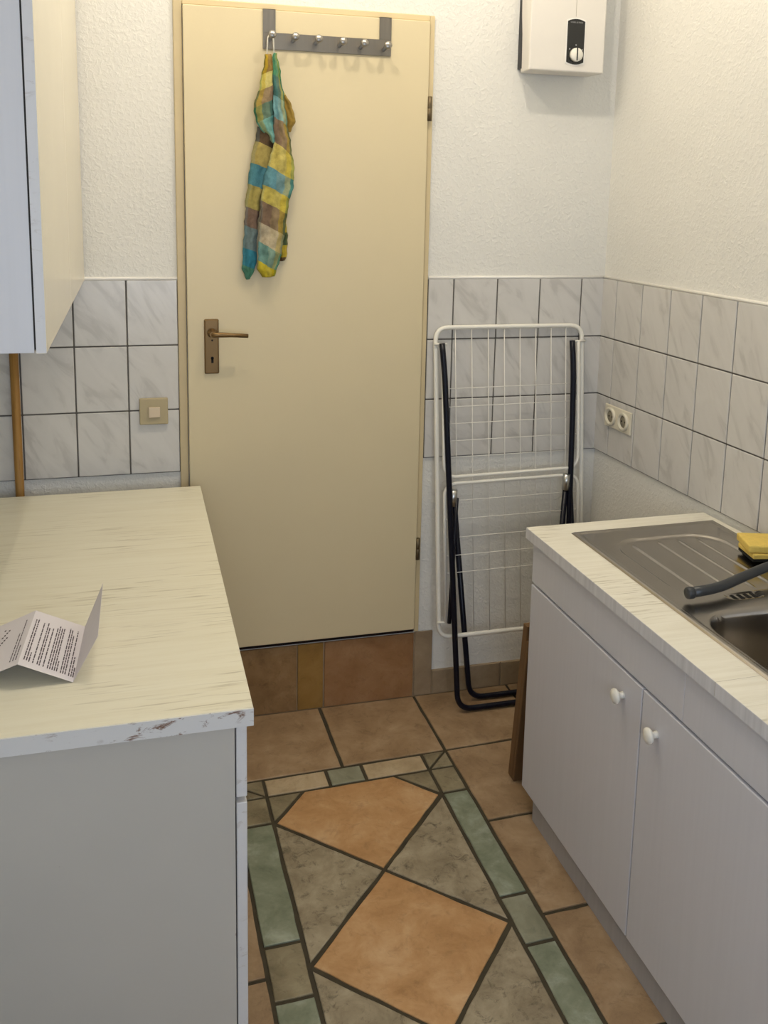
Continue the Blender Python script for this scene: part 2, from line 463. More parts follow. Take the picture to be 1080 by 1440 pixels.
# ---- floor: grout bed with every tile laid on it
floor = struct('floor', B(XL-.1, xr+.1, YR-.1, .12, -.06, -.004), 'fgrout', 'tiled kitchen floor with a diamond carpet pattern and dark grout', 'floor')
FO = Vector((.004, -.339))
def FW(u, v): return (FO.x-u+.014*v, FO.y-.033*u-v)
def ftile(uv, m, gap=.0055):
    pts = [FW(*p) for p in uv]
    pts = shrink(pts, gap)
    rough = []                      # hand-cut, slightly uneven edges
    for i, p in enumerate(pts):
        q = pts[(i+1) % len(pts)]; L_ = math.hypot(q[0]-p[0], q[1]-p[1])
        k = max(1, min(8, int(L_/.04))); nx, ny = -(q[1]-p[1])/L_, (q[0]-p[0])/L_
        for j in range(k):
            d = random.uniform(-.0013, .0013) if j else 0
            rough.append((p[0]+(q[0]-p[0])*j/k+nx*d, p[1]+(q[1]-p[1])*j/k+ny*d))
    pts = rough
    # keep inside the room
    pts = [(max(x, XL+.001), min(y, -.009)) for x, y in pts]
    bm = bmesh.new(); prism(bm, pts, -.006, 0+random.uniform(-.0006, .0006), .0022)
    obj('floor_tile', bm, m, floor)
U0, U1, U2, U3 = 0, .081, .578, .673      # border lines, right to left
V0, V1 = 0, .082
D, VC = .251, .453
# back row and outer field
us = [-.70, -.345, 0, .333, .673, 1.02, 1.37]
for a, b_ in zip(us, us[1:]): ftile([(a, -.38), (b_, -.38), (b_, 0), (a, 0)], 'terra')
vsr = [0, .348, .702, 1.05, 1.40, 1.75, 2.10, 2.45, 2.80]
for a, b_ in zip(vsr, vsr[1:]):
    ftile([(-.345, a), (0, a), (0, b_), (-.345, b_)], 'terra')
    ftile([(-.70, a), (-.345, a), (-.345, b_), (-.70, b_)], 'terra')
    ftile([(U3, a+.008), (1.02, a+.008), (1.02, b_+.008), (U3, b_+.008)], 'terra')
# top border
ftile([(U0, V0), (U1-.002, V0), (U1, V1)], 'olive', .004)
ftile([(U0, V0), (U1, V1), (U0, V1)], 'olive', .004)
for a, b_, m in ((U1, .277, 'beige'), (.277, .388, 'sage'), (.388, U2, 'beige')):
    ftile([(a, V0), (b_, V0), (b_, V1), (a, V1)], m)
ftile([(U2, V0), (U3, V0), (U2, V1)], 'olive', .004)
ftile([(U3, V0), (U3, V1), (U2, V1)], 'olive', .004)
# side borders
side = [(.082, .199, 'olive'), (.199, .624, 'green'), (.624, .779, 'sage'), (.779, 1.204, 'green'), (1.204, 1.359, 'olive'), (1.359, 1.784, 'green'), (1.784, 1.94, 'olive')]
for a, b_, m in side:
    ftile([(U0, a), (U1, a), (U1, b_), (U0, b_)], m)
    ftile([(U2, a), (U3, a), (U3, b_), (U2, b_)], 'olive' if abs(a-.624) < .01 else m)
# carpet: diamonds and triangles
um = (U1+U2)/2
ftile([(U1+.006, VC-D), (um, VC), (U2-.004, VC-D), (.470, V1), (.195, V1)], 'orange')
ftile([(U1, V1), (.195, V1), (U1, VC-D)], 'olive', .005)
ftile([(U2, V1), (.470, V1), (U2, VC-D)], 'olive', .005)
for k in range(3):
    v = VC+2*D*k
    ftile([(um, v), (U1+.003, v+D), (um, v+2*D), (U2-.003, v+D)], 'orange')
    ftile([(U1, v-D), (um, v), (U1, v+D)], 'grey')
    ftile([(U2, v-D), (um, v), (U2, v+D)], 'grey')
ftile([(0, 1.94), (.333, 1.94), (.333, 2.28), (0, 2.28)], 'terra'); ftile([(.333, 1.94), (.673, 1.94), (.673, 2.28), (.333, 2.28)], 'terra')
for a in (2.28, 2.62, 2.96):
    for b_ in (-.345, 0, .333, .673): ftile([(b_, a), (b_+.34, a), (b_+.34, a+.34), (b_, a+.34)], 'terra') if a > 2.7 or b_ in (0, .333) else None

# ---- wall tiles
def tile_mesh(w, h):
    bm = bmesh.new(); box(bm, -w/2, w/2, -.004, .004, -h/2, h/2, .0016, seg=1)
    bmesh.ops.recalc_face_normals(bm, faces=bm.faces[:])
    me = bpy.data.meshes.new('wall_tile'); bm.to_mesh(me); bm.free(); me.materials.append(MT['wtile']); return me
TW, TH, TG = .1525, .2001, .0042
ZT = 1.4562
full = tile_mesh(TW-TG, TH-TG)
def wtile(me, loc, rot, parent):
    o = bpy.data.objects.new('wall_tile', me); COL.objects.link(o)
    o.location = loc; o.rotation_euler = (0, 0, rot); adopt(o, parent)
def tile_row(edges, place, rot, parent):
    cache = {}
    for a, b_ in zip(edges, edges[1:]):
        w = round(b_-a-TG, 4)
        me = full if abs(w-(TW-TG)) < .002 else cache.setdefault(w, tile_mesh(w, TH-TG))
        for j in range(3):
            wtile(me, place((a+b_)/2, ZT-TH*(j+.5)), rot, parent)
tile_row([XL+.002, -1.2353, -1.0828, -.9303, -.780], lambda x, z: Vector((x, -.004, z)), 0, wall_back)
tile_row([.012, .1, .2525, .405, .5575, XC-.004], lambda x, z: Vector((x, -.004, z)), 0, wall_back)
tile_row([.004]+[.0933+TW*i for i in range(13)], lambda s, z: RW(s, .004, z), RA-math.pi/2, wall_right)
# grout beds between the tiles
gb = [B(XL, -.780, -.0045, .002, ZT-3*TH, ZT), B(.012, XC, -.0045, .002, ZT-3*TH, ZT)]
for g in gb: obj('grout_bed', g, 'wgrout', wall_back)
obj('grout_bed', B(0, .0933+TW*12, -.002, .0045, ZT-3*TH, ZT, f=RW), 'wgrout', wall_right)
# white sealing strip along the top of the tiles
t1 = struct('trim_1', T([(XL, -.004, ZT+.002), (-.780, -.004, ZT+.002)], r=.0055), 'caulk', 'white sealing bead on the wall tiles left of the door', 'trim')
t2 = struct('trim_2', T([(.012, -.004, ZT+.002), (XC-.003, -.004, ZT+.002)], r=.0055), 'caulk', 'white sealing bead on the wall tiles right of the door', 'trim')
t3 = struct('trim_3', T([RW(.003, .004, ZT+.002), RW(1.92, .004, ZT+.002)], r=.0055), 'caulk', 'white sealing bead on the wall tiles above the sink', 'trim')

# ---- step under the door and tiled baseboards
bb = sroot('baseboard_back', (-.1, 0, 0), 'tiled step and skirting along the foot of the back wall', 'baseboard')
obj('grout_bed', B(-.80, .062, -.005, .001, -.004, .234), 'base_tile', bb)
obj('grout_bed', B(.062, XC, -.005, .001, -.004, .088), 'base_tile', bb)
def btile(x0, x1, z0, z1, m):
    o = obj('skirting_tile', B(x0, x1, -.010, -.004, z0, z1, bev=.0015, seg=1), m, bb)
btile(-.800, -.413, .001, .2355, 'riser_brown')
btile(-.409, -.323, .001, .2355, 'riser_yellow')
btile(-.318, -.006, .001, .2355, 'riser_red')
btile(-.001, .062, .001, .238, 'base_tile')
for a, b_ in ((.066, .318), (.322, .60), (.604, XC-.004)): btile(a, b_, .001, .088, 'base_tile')
# ------------------------------------------------------------------ door
door = sroot('door_1', (-.38, 0, .24), 'plain cream painted flush door with bronze handle', 'door')
LX0, LX1, LZ0, LZ1 = -.7535, -.0095, .256, 2.246
obj('leaf', B(LX0, LX1, -.024, .018, LZ0, LZ1, bev=.0025), 'door', door)
bm = bmesh.new()
box(bm, -.7805, -.7555, -.012, .10, .0, 2.266, .003)
obj('frame_jamb', bm, 'frame_wood', door)
obj('frame_jamb', B(-.006, .0105, -.010, .10, .240, 2.266, bev=.003), 'frame', door)
obj('frame_head', B(-.7555, -.006, -.012, .10, 2.2475, 2.266, bev=.003), 'frame', door)
obj('threshold', B(-.7555, -.006, .0, .13, .2365, .2405), 'dark', door)
obj('shade_backing', B(-.7555, -.006, .020, .10, .2405, 2.247), 'dark', door)  # dark sheet standing in for the shade behind the leaf
for z in (1.986, .545):
    h = obj('hinge', LA([(.0075, -.037), (.0075, -.001), (.0068, 0), (.0075, .001), (.0075, .037)], (-.004, -.022, z), (0, 0, 1), 12), 'hingemetal', door)
    tag(h, 'brass coloured barrel hinge')
pl = obj('handle_plate', B(-.7045, -.6605, -.032, -.024, 1.168, 1.337, bev=.004), 'bronze', door); tag(pl, 'bronze lock plate with keyhole')
obj('rosette', LA([(.014, 0), (.014, .008), (.011, .012), (.009, .03), (.009, .045)], (-.682, -.032, 1.2955), (0, -1, 0), 18), 'bronze', pl)
bm = bmesh.new()
tube(bm, fillet([(-.682, -.055, 1.2955), (-.682, -.078, 1.2955), (-.640, -.079, 1.2945), (-.577, -.076, 1.290)], .014), (.0095, .0062), 10)
obj('lever', bm, 'bronze', pl)
obj('keyhole', LA([(.0048, 0), (.0048, .0006)], (-.681, -.032, 1.217), (0, -1, 0), 14), 'rubber', pl)
obj('keyhole', B(-.6845, -.6775, -.0326, -.031, 1.202, 1.217), 'rubber', pl)
obj('screw', LA([(.003, 0), (.003, .001)], (-.681, -.032, 1.272), (0, -1, 0), 10), 'rubber', pl)

# ------------------------------------------------------------------ hook rail on the door
RX0, RX1, RZ0, RZ1, RYF = -.524, -.134, 2.1345, 2.182, -.0275
rail = thing('hook_rail', 'brushed steel over-door rail with six round hooks', 'hook rail', ((RX0+RX1)/2, RYF, RZ0))
obj('bar', B(RX0, RX1, RYF-.002, RYF+.001, RZ0, RZ1, bev=.0006, seg=1), 'rail', rail)
for x in (RX0, RX1-.037):
    bm = bmesh.new()
    box(bm, x, x+.037, RYF-.002, RYF+.001, RZ1, 2.2475); box(bm, x, x+.037, RYF-.002, .0, 2.2462, 2.2475)
    obj('strap', bm, 'rail', rail)
HX = [-.5035, -.436, -.367, -.294, -.229, -.157]
for x in HX:
    bm = bmesh.new()
    z = 2.164-(x-HX[0])*.03
    lathe(bm, [(.006, 0), (.006, .042), (.0085, .046), (.0115, .049), (.0115, .054), (.0095, .057), (0, .057)], (x, RYF-.002, z), (0, -1, .10), 16)
    bmesh.ops.recalc_face_normals(bm, faces=bm.faces[:])
    obj('hook', bm, 'chrome', rail)

# ------------------------------------------------------------------ dish towel
def TWL(px, py, y): return Vector((-.5+.0005*(px-265), y, 2.065-.000489*(py-180)+.00004*(px-265)))
towel = thing('dish_towel', 'teal, yellow and brown checked dish towel hanging from the first hook', 'towel', (-.5, -.05, 1.45))
bm = bmesh.new(); uvl = bm.loops.layers.uv.new('UVMap')
def lobe(rows, edges, first, bulge, n=12, wr=.003, ph=0., slant=60, nseg=6, u0=0., u1=1.):
    """rows: (py, left, right, y); edges: where the woven bands begin down the left side"""
    fine = []
    for a, b_ in zip(rows, rows[1:]):
        for q in range(nseg):
            t = q/nseg; fine.append([a[i]*(1-t)+b_[i]*t for i in range(4)])
    fine.append(list(rows[-1]))
    for _ in range(2):
        sm = [r[:] for r in fine]
        for i in range(1, len(fine)-1):
            for c in range(1, 4): sm[i][c] = (fine[i-1][c]+2*fine[i][c]+fine[i+1][c])/4
        fine = sm
    N = len(BANDS)
    def vmap(y):
        y = min(max(y, edges[0]+.5), edges[-1]-.5)
        for k in range(len(edges)-1):
            if edges[k] <= y <= edges[k+1]:
                return (first+k+.02+.96*(y-edges[k])/(edges[k+1]-edges[k]))/N
        return first/N
    g = []
    for py, l, r, y in fine:
        row = []; w = abs(r-l)
        for j in range(n+1):
            t = j/n
            edge = 4*math.sin(py*.045+ph)+3*math.sin(py*.11+2*ph)
            px = l+(r-l)*t+edge*(1-abs(2*t-1)*.3)
            yy = y-bulge*math.sin(math.pi*t)*min(1, w/110)
            yy += (wr*math.sin(8*t+py*.010+ph)+wr*.6*math.sin(15*t-py*.022+2*ph)+wr*.35*math.sin(6*t+py*.055+ph))*min(1, w/80)
            yy = min(yy, -.030)
            row.append((bm.verts.new(TWL(px, py, yy)), (u0+(u1-u0)*t, vmap(py-slant*t*min(1, w/140)))))
        g.append(row)
    for a, b_ in zip(g, g[1:]):
        for j in range(n):
            q = [a[j], a[j+1], b_[j+1], b_[j]]
            fc = bm.faces.new([x[0] for x in q]); fc.smooth = True
            for lp, x in zip(fc.loops, q): lp[uvl].uv = x[1]
# back pieces first, then the hanging folds
lobe([(110, 270, 292, -.050), (300, 300, 335, -.044), (370, 310, 385, -.042), (470, 325, 405, -.040), (530, 345, 380, -.040)], [80, 150, 300, 560], BN_FLAP, .008, slant=20, u0=.2, u1=.5)
lobe([(860, 330, 385, -.040), (980, 320, 352, -.036), (1130, 300, 358, -.034), (1210, 300, 366, -.034), (1300, 300, 352, -.034), (1312, 310, 345, -.034)], [840, 1130, 1210, 1290, 1330], BN_BACK, .008, slant=0, u0=.2, u1=.5)
lobe([(490, 180, 280, -.048), (560, 168, 280, -.046), (690, 138, 262, -.046), (830, 122, 212, -.046), (950, 104, 190, -.046), (1100, 98, 176, -.046), (1300, 84, 170, -.046), (1345, 88, 164, -.044), (1408, 108, 128, -.042)], [430, 560, 690, 820, 960, 1060, 1200, 1310, 1420], BN_LEFT, .012, ph=1, slant=62, u0=.1, u1=.42)
lobe([(75, 222, 258, -.062), (180, 204, 267, -.062), (290, 178, 268, -.060), (390, 150, 271, -.060), (440, 162, 273, -.060), (500, 188, 276, -.060), (555, 235, 277, -.058), (592, 268, 278, -.056)], [40, 185, 280, 380, 470, 640], BN_UP, .014, ph=2, slant=-60, u0=.95, u1=.3)
lobe([(70, 268, 288, -.066), (150, 262, 302, -.064), (300, 266, 326, -.062), (470, 270, 348, -.060), (600, 274, 374, -.060), (720, 236, 390, -.060), (790, 216, 394, -.060), (870, 200, 386, -.060), (980, 192, 354, -.060), (1100, 184, 342, -.060), (1230, 178, 326, -.060), (1340, 173, 298, -.058), (1400, 205, 276, -.056)], [40, 180, 300, 435, 570, 715, 830, 925, 1045, 1165, 1285, 1420], BN_MAIN, .016, 18, .0045, .4, slant=98, u0=.1, u1=.98)
bmesh.ops.recalc_face_normals(bm, faces=bm.faces[:])
tw = obj('cloth', bm, 'plaid', towel, smooth=True)
sd = tw.modifiers.new('thick', 'SOLIDIFY'); sd.thickness = .0022; sd.offset = 0
hz = 2.170
obj('hanging_loop', T(fillet([(-.517, -.060, 2.112), (-.513, -.050, 2.165), (-.5035, -.048, hz+.006), (-.497, -.050, 2.165), (-.496, -.062, 2.112)], .01), r=.0022), 'loop', towel)

# ------------------------------------------------------------------ water heater
wh = thing('water_heater', 'white wall-mounted water heater with black control panel and round knob', 'water heater', (.415, -.055, 2.09))
HX0, HX1, HY = .287, .541, -.106
obj('back_plate', B(HX0+.006, HX1-.004, -.030, .0, 2.122, 2.62), 'black', wh)
bm = bmesh.new(); box(bm, HX0, HX1, HY, -.016, 2.109, 2.63, .005, seg=3)
for v in bm.verts:     # bottom draws in towards the wall
    if v.co.z < 2.14 and v.co.y > HY+.03: v.co.x = .415+(v.co.x-.415)*.93
obj('cover', bm, 'heater', wh, smooth=False)
obj('seam', B(.4365, .4375, HY-.0006, HY+.002, 2.275, 2.625), 'socket_in', wh)
pw0, pw1, pz0, pz1 = .410, .468, 2.132, 2.268
def arched(x0, x1, z0, z1, rise, y0, y1):
    n = 8; pts = []
    for i in range(n+1):
        t = i/n; pts.append((x1+(x0-x1)*t, z1-rise*(2*t-1)**2))
    for i in range(n+1):
        t = i/n; pts.append((x0+(x1-x0)*t, z0+rise*(2*t-1)**2))
    b_ = bmesh.new()
    prism(b_, pts, 0, abs(y1-y0), 0, f=lambda x, y, z: Vector((x, y0-z, y)))
    bmesh.ops.recalc_face_normals(b_, faces=b_.faces[:]); return b_
obj('panel_surround', arched(pw0-.004, pw1+.004, pz0-.004, pz1+.004, .007, HY+.004, HY-.0014), 'caulk', wh)
pn = obj('control_panel', arched(pw0, pw1, pz0, pz1, .007, HY+.004, HY-.0028), 'heater_panel', wh)
kb = obj('knob', LA([(.021, 0), (.0205, .010), (.019, .012), (0, .012)], (.4405, HY-.0028, 2.1605), (0, -1, 0), 28), 'knobwhite', pn)
tag(kb, 'round white temperature knob with black pointer')
obj('pointer', B(.4385, .4425, HY-.0156, HY-.0140, 2.143, 2.181), 'black', pn)
def text(s, size, loc, m, parent, name):
    cu = bpy.data.curves.new(name, 'FONT'); cu.body = s; cu.size = size; cu.align_x = 'CENTER'; cu.align_y = 'CENTER'; cu.extrude = .0001
    to = bpy.data.objects.new(name, cu); COL.objects.link(to)
    bpy.context.view_layer.update()
    me = bpy.data.meshes.new_from_object(to); bpy.data.objects.remove(to); bpy.data.curves.remove(cu)
    b_ = bmesh.new(); b_.from_mesh(me); bpy.data.meshes.remove(me)
    for v in b_.verts: v.co = Vector((loc[0]+v.co.x, loc[1]-v.co.z, loc[2]+v.co.y))
    return obj(name, b_, m, parent)
text('STIEBEL ELTRON', .0056, (.4395, HY-.0030, 2.2575), 'print', pn, 'lettering')
for dx, dz in ((-.021, .0175), (.0215, .0165), (.000, .030)):
    obj('dial_mark', B(.4405+dx-.0018, .4405+dx+.0018, HY-.0033, HY-.0026, 2.1605+dz-.0022, 2.1605+dz+.0022), 'print', pn)

# ------------------------------------------------------------------ light switch, double socket
sw = thing('light_switch', 'square beige light switch on the tiles left of the door', 'switch', (-.857, -.008, 1.015))
obj('plate', B(-.900, -.8155, -.020, -.0085, 1.0135, 1.0955, bev=.003), 'switch', sw)
obj('rocker', B(-.873, -.839, -.0265, -.0195, 1.0365, 1.0685, bev=.002), 'rocker', sw)
so = thing('double_socket', 'cream double wall socket on the tiles right of the drying rack', 'socket', RW(.158, .008, .96))
obj('plate', B(.078, .238, .0085, .0155, .9605, 1.0365, bev=.003, f=RW), 'socket', so)
for s in (.118, .197):
    p = RW(s, .0155, .9985); ax = RW(s, 1, 0)-RW(s, 0, 0)
    ri = obj('socket_insert', LA([(.031, -.004), (.031, .006), (.0285, .0078), (.0225, .0078), (.0205, .0006), (0, .0006)], p, ax, 26), 'socket', so)
    w = obj('socket_well', LA([(.0203, -.0005), (.0203, .0010), (0, .0010)], p, ax, 24), 'socket_in', ri)
    for dz in (-.0, ):
        for ds in (-.0095, .0095):
            obj('pin_hole', LA([(.003, 0), (.003, .0012)], RW(s+ds, .0160, .9985), ax, 10), 'rubber', ri)

# ------------------------------------------------------------------ drying rack
dr = thing('drying_rack', 'folded white clothes drying rack with dark navy legs leaning by the door', 'drying rack', (.31, -.1, 0))
def DP(a, b, off=0.):     # a across, b down from the top, off towards the room
    return Vector((.036+a+.018*b, -.022-.075*b/1.04-off, 1.297-b))
WD, HT = .522, 1.042
fr = T(fillet([DP(0, 0), DP(WD, 0), DP(WD, HT), DP(0, HT)], .045, 8, True), r=.0076, seg=10, closed=True)
mf = obj('main_frame', fr, 'airer', dr)
for a in (.068, .125, .183, .240, .296, .353, .409, .463):
    obj('wire', T([DP(a, .004), DP(a, HT-.004)], r=.0015, seg=6), 'wire', mf)
# upper and lower wing folded flat onto the frame
i0, i1 = .020, WD-.020
uw = obj('wing_frame', T(fillet([DP(i0, .052, .014), DP(i0, .492, .016), DP(i1, .484, .016), DP(i1, .052, .014)], .045, 8), r=.0058, seg=10), 'airer', dr)
for b_ in (.198, .258, .314, .371, .426): obj('wire', T([DP(i0, b_, .016), DP(i1, b_-.004, .016)], r=.0015, seg=6), 'wire', uw)
lw = obj('wing_frame', T(fillet([DP(i0, .985, .014), DP(i0, .514, .016), DP(i1, .508, .016), DP(i1, .985, .014)], .045, 8), r=.0058, seg=10), 'airer', dr)
for b_ in (.572, .634, .696, .757, .816): obj('wire', T([DP(i0, b_, .016), DP(i1, b_-.004, .016)], r=.0015, seg=6), 'wire', lw)
# navy legs
la = obj('leg', T(fillet([(.050, -.052, 1.250), (.060, -.060, 1.150), (.113, -.147, .0125), (.500, -.147, .0125), (.520, -.068, .95), (.517, -.060, 1.150), (.511, -.052, 1.250)], .055, 8), r=.0095, seg=12), 'navy', dr)
lb = obj('leg', T(fillet([(.097, -.083, .735), (.178, -.085, .0125), (.470, -.085, .0125), (.500, -.083, .765)], .055, 8), r=.0095, seg=12), 'navy', dr)
for p in ((.0955, -.083, .745), (.5005, -.083, .775)):
    obj('sleeve', T([(p[0]-.0015, p[1], p[2]-.035), (p[0], p[1]-.001, p[2]+.02)], r=.0125, seg=12), 'zinc', dr)
for sx in (0, 1):
    a = .03 if not sx else WD-.03
    p0 = DP(a, .985, .022); p1 = DP(a+(.03 if not sx else -.02), .56, .024)
    obj('strut', T([p0, p1], r=.007, seg=8), 'navy', dr)
    for b_ in (.052, .985):
        ax0, ax1 = (-.008, .034) if not sx else (WD+.008, WD-.036)
        obj('pivot_pin', T([DP(ax0, b_, .010), DP(ax1, b_, .016)], r=.004, seg=8), 'knobwhite', dr)

# ------------------------------------------------------------------ cardboard leaning on the sink cabinet
cb = thing('cardboard_box', 'flattened brown cardboard box leaning against the far side of the sink cabinet', 'cardboard', (.33, -.56, 0))
def CBF(x, y, z):                      # lean: foot towards the door, top against the cabinet
    t = z/.55
    return Vector((x-.02*t, y-.105*t, z*.985))
bm = B(.150, .50, -.525, -.497, .001, .545, bev=.002, f=CBF)
obj('sheet', bm, 'card', cb)
obj('flap', B(.150, .32, -.540, -.5255, .001, .50, bev=.002, f=CBF), 'card', cb)
for z in (.13, .24): obj('printed_mark', B(.170, .20, -.5408, -.5400, z, z+.025, f=CBF), 'card_print', cb)

# ------------------------------------------------------------------ wooden pole in the left corner
pole = T([(-1.249, -.030, 0), (-1.249, -.022, 1.43)], r=.0128, seg=14)
po = obj('wooden_pole', pole, 'pole'); tag(po, 'thin round pine pole standing behind the left worktop', 'pole')

# ------------------------------------------------------------------ left base cabinets and worktop
WZ = .836
def base_cab(y0, y1, label):
    c = thing('base_cabinet', label, 'cabinet', (-1.04, (y0+y1)/2, 0), 'base cabinets under the left worktop')
    bm = bmesh.new()
    box(bm, XL+.004, -.757, y0, y0+.018, .10, .802); box(bm, XL+.004, -.757, y1-.018, y1, .10, .802)
    box(bm, XL+.004, -.757, y0+.018, y1-.018, .10, .118); box(bm, XL+.004, XL+.012, y0+.018, y1-.018, .118, .802)
    obj('body', bm, 'endpanel', c)
    obj('plinth', B(-.82, -.804, y0, y1, 0, .10), 'kick', c)
    dw = obj('drawer', B(-.7545, -.7355, y0+.001, y1-.001, .651, .794, bev=.0015, seg=1), 'dooredge', c)
    dd = obj('door', B(-.7545, -.7355, y0+.001, y1-.001, .105, .640, bev=.0015, seg=1), 'dooredge', c)
    obj('rail', B(-.7575, -.7535, y0+.02, y1-.02, .64, .652), 'gap', c)  # dark strip paints the shaded gap between drawer and door
base_cab(-1.356, -.735, 'base cabinet with bare grey-white end panel at the near end of the left worktop')
base_cab(-.731, -.112, 'white base cabinet under the far end of the left worktop beside the door')
wl = thing('worktop', 'cream whitewashed wooden worktop with chipped end edge carrying the folded letter', 'worktop', (-1.03, -.74, .803))
obj('slab', B(XL+.003, -.7265, -1.379, -.099, .8035, WZ, bev=.0015, seg=1), 'top_left', wl)
es = obj('edge_strip', B(XL+.003, -.7265, -1.3815, -1.3792, .8035, WZ-.0005), 'chipped', wl); tag(es, 'chipped white painted edge strip')

# ------------------------------------------------------------------ wall cabinet
wc = thing('wall_cabinet', 'white wall cabinet with cream glossy doors hanging above the left worktop', 'cabinet', (-1.2, -.66, 1.456))
bm = bmesh.new()
box(bm, XL+.003, -1.0655, -1.313, -1.297, 1.4575, 2.30); box(bm, XL+.003, -1.0655, -.020, -.004, 1.4575, 2.30)
box(bm, XL+.003, -1.0655, -1.297, -.020, 1.4575, 1.4735); box(bm, XL+.003, -1.0655, -1.297, -.020, 2.284, 2.30)
box(bm, XL+.003, XL+.010, -1.297, -.020, 1.4735, 2.284); box(bm, XL+.010, -1.0655, -.666, -.650, 1.4735, 2.284)
obj('body', bm, 'cabside', wc)
obj('gap_shade_strip', B(-1.0655, -1.0625, -1.309, -.008, 1.462, 2.295), 'gap', wc)  # dark filler strip, painted shade between carcass and doors
for y0, y1 in ((-1.315, -.6605), (-.6592, -.010)):
    d = obj('door', B(-1.0625, -1.0465, y0, y1, 1.456, 2.30, bev=.0012, seg=1), 'cabdoor', wc)
    obj('edge_band', B(-1.0623, -1.0468, y0-.0006, y0+.0004, 1.457, 2.299), 'dooredge', d)

# ------------------------------------------------------------------ folded letter on the left worktop
lt = thing('folded_letter', 'white letter folded in three lying open on the left worktop', 'letter', (-1.07, -1.11, WZ))
Az, Bz = Vector((-1.033, -1.222, WZ+.0006)), Vector((-1.022, -.997, WZ+.0006))
Rn, Rf = Vector((-1.126, -1.217, WZ+.044)), Vector((-1.115, -.995, WZ+.044))
Fn, Ff = Vector((-.9875, -1.217, WZ+.083)), Vector((-.985, -.978, WZ+.083))
Ln, Lf = Vector((-1.214, -1.190, WZ+.0006)), Vector((-1.203, -.972, WZ+.0006))
bm = bmesh.new()
prof = [(Ln, Lf), (Rn, Rf), (Az, Bz), (Fn, Ff)]
cols = []
for k, (n_, f_) in enumerate(prof): cols.append([bm.verts.new(n_.lerp(f_, i/6)) for i in range(7)])
for a, b_ in zip(cols, cols[1:]):
    for i in range(6): bm.faces.new((a[i], b_[i], b_[i+1], a[i+1]))
lo_ = obj('sheet', bm, 'paper', lt); sd = lo_.modifiers.new('thick', 'SOLIDIFY'); sd.thickness = .0003; sd.offset = 0
bm = bmesh.new()
def words(P0, P1, Q0, Q1, u, v0, v1, h=.0022):
    """a line of words on the panel P0-P1 (near edge) / Q0-Q1 (far edge)"""
    nrm = (P1-P0).cross(Q0-P0).normalized()
    if nrm.z < 0: nrm = -nrm
    v = v0
    across = (P1-P0).normalized()
    while v < v1:
        L_ = min(random.uniform(.03, .085), v1-v)
        a = P0.lerp(P1, u).lerp(Q0.lerp(Q1, u), v); b_ = P0.lerp(P1, u).lerp(Q0.lerp(Q1, u), v+L_)
        o_ = nrm*.0004
        bm.faces.new([bm.verts.new(x+o_) for x in (a-across*h/2, a+across*h/2, b_+across*h/2, b_-across*h/2)])
        v += L_+.009
for u, v0, v1 in ((.075, .10, .84), (.120, .10, .86), (.165, .09, .25), (.235, .09, .82), (.315, .09, .84), (.355, .085, .76), (.425, .085, .77), (.505, .08, .81), (.547, .08, .85), (.590, .08, .83), (.632, .08, .83), (.672, .08, .25), (.745, .075, .87), (.787, .075, .85), (.828, .075, .76), (.895, .07, .86), (.938, .07, .40), (.975, .07, .23)):
    words(Rn, Az, Rf, Bz, u, v0, v1)
for u, v0, v1 in ((.80, .10, .62), (.86, .10, .86), (.92, .10, .36)): words(Ln, Rn, Lf, Rf, u, v0, v1)
for i in range(9):
    u = .42+.05*random.random(); words(Ln, Rn, Lf, Rf, .40+.035*(i % 4), .52+.035*i, .53+.035*i+.02, .004)
tag(obj('printed_text', bm, 'ink', lt), kind='stuff')

# ------------------------------------------------------------------ sink unit
S0 = Vector((.106, -.644))
def SK(p, q, z):    # p towards the camera, q towards the wall
    return Vector((S0.x+.015*p+q, S0.y-p+.015*q, z))
def wq(p):           # q where the wall stands at p
    q = .55
    for _ in range(8):
        P = SK(p, q, 0); s = -P.y
        q += (XC+s*math.tan(RA)-.0105)-P.x
    return q
SL = 1.165
ws = thing('worktop', 'white whitewashed worktop around the steel sink under the right wall', 'worktop', SK(SL/2, .28, .806))
HP0, HP1, HQ0, HQ1 = .095, .905, .110, .52
bm = bmesh.new()
def quadslab(pts, z0, z1):
    prism(bm, [tuple(SK(p, q, 0)[:2]) for p, q in pts], z0, z1)
quadslab([(0, 0), (HP0, 0), (HP0, wq(HP0)), (0, wq(0))], .806, WZ)
quadslab([(HP1, 0), (SL, 0), (SL, wq(SL)), (HP1, wq(HP1))], .806, WZ)
quadslab([(HP0, 0), (HP1, 0), (HP1, HQ0), (HP0, HQ0)], .806, WZ)
quadslab([(HP0, HQ1), (HP1, HQ1), (HP1, wq(HP1)), (HP0, wq(HP0))], .806, WZ)
bmesh.ops.remove_doubles(bm, verts=bm.verts[:], dist=.0005)
obj('slab', bm, 'top_right', ws)
obj('edge_strip', B(.0, SL, -.0008, .0006, .8062, WZ-.0004, f=SK), 'top_edge', ws)

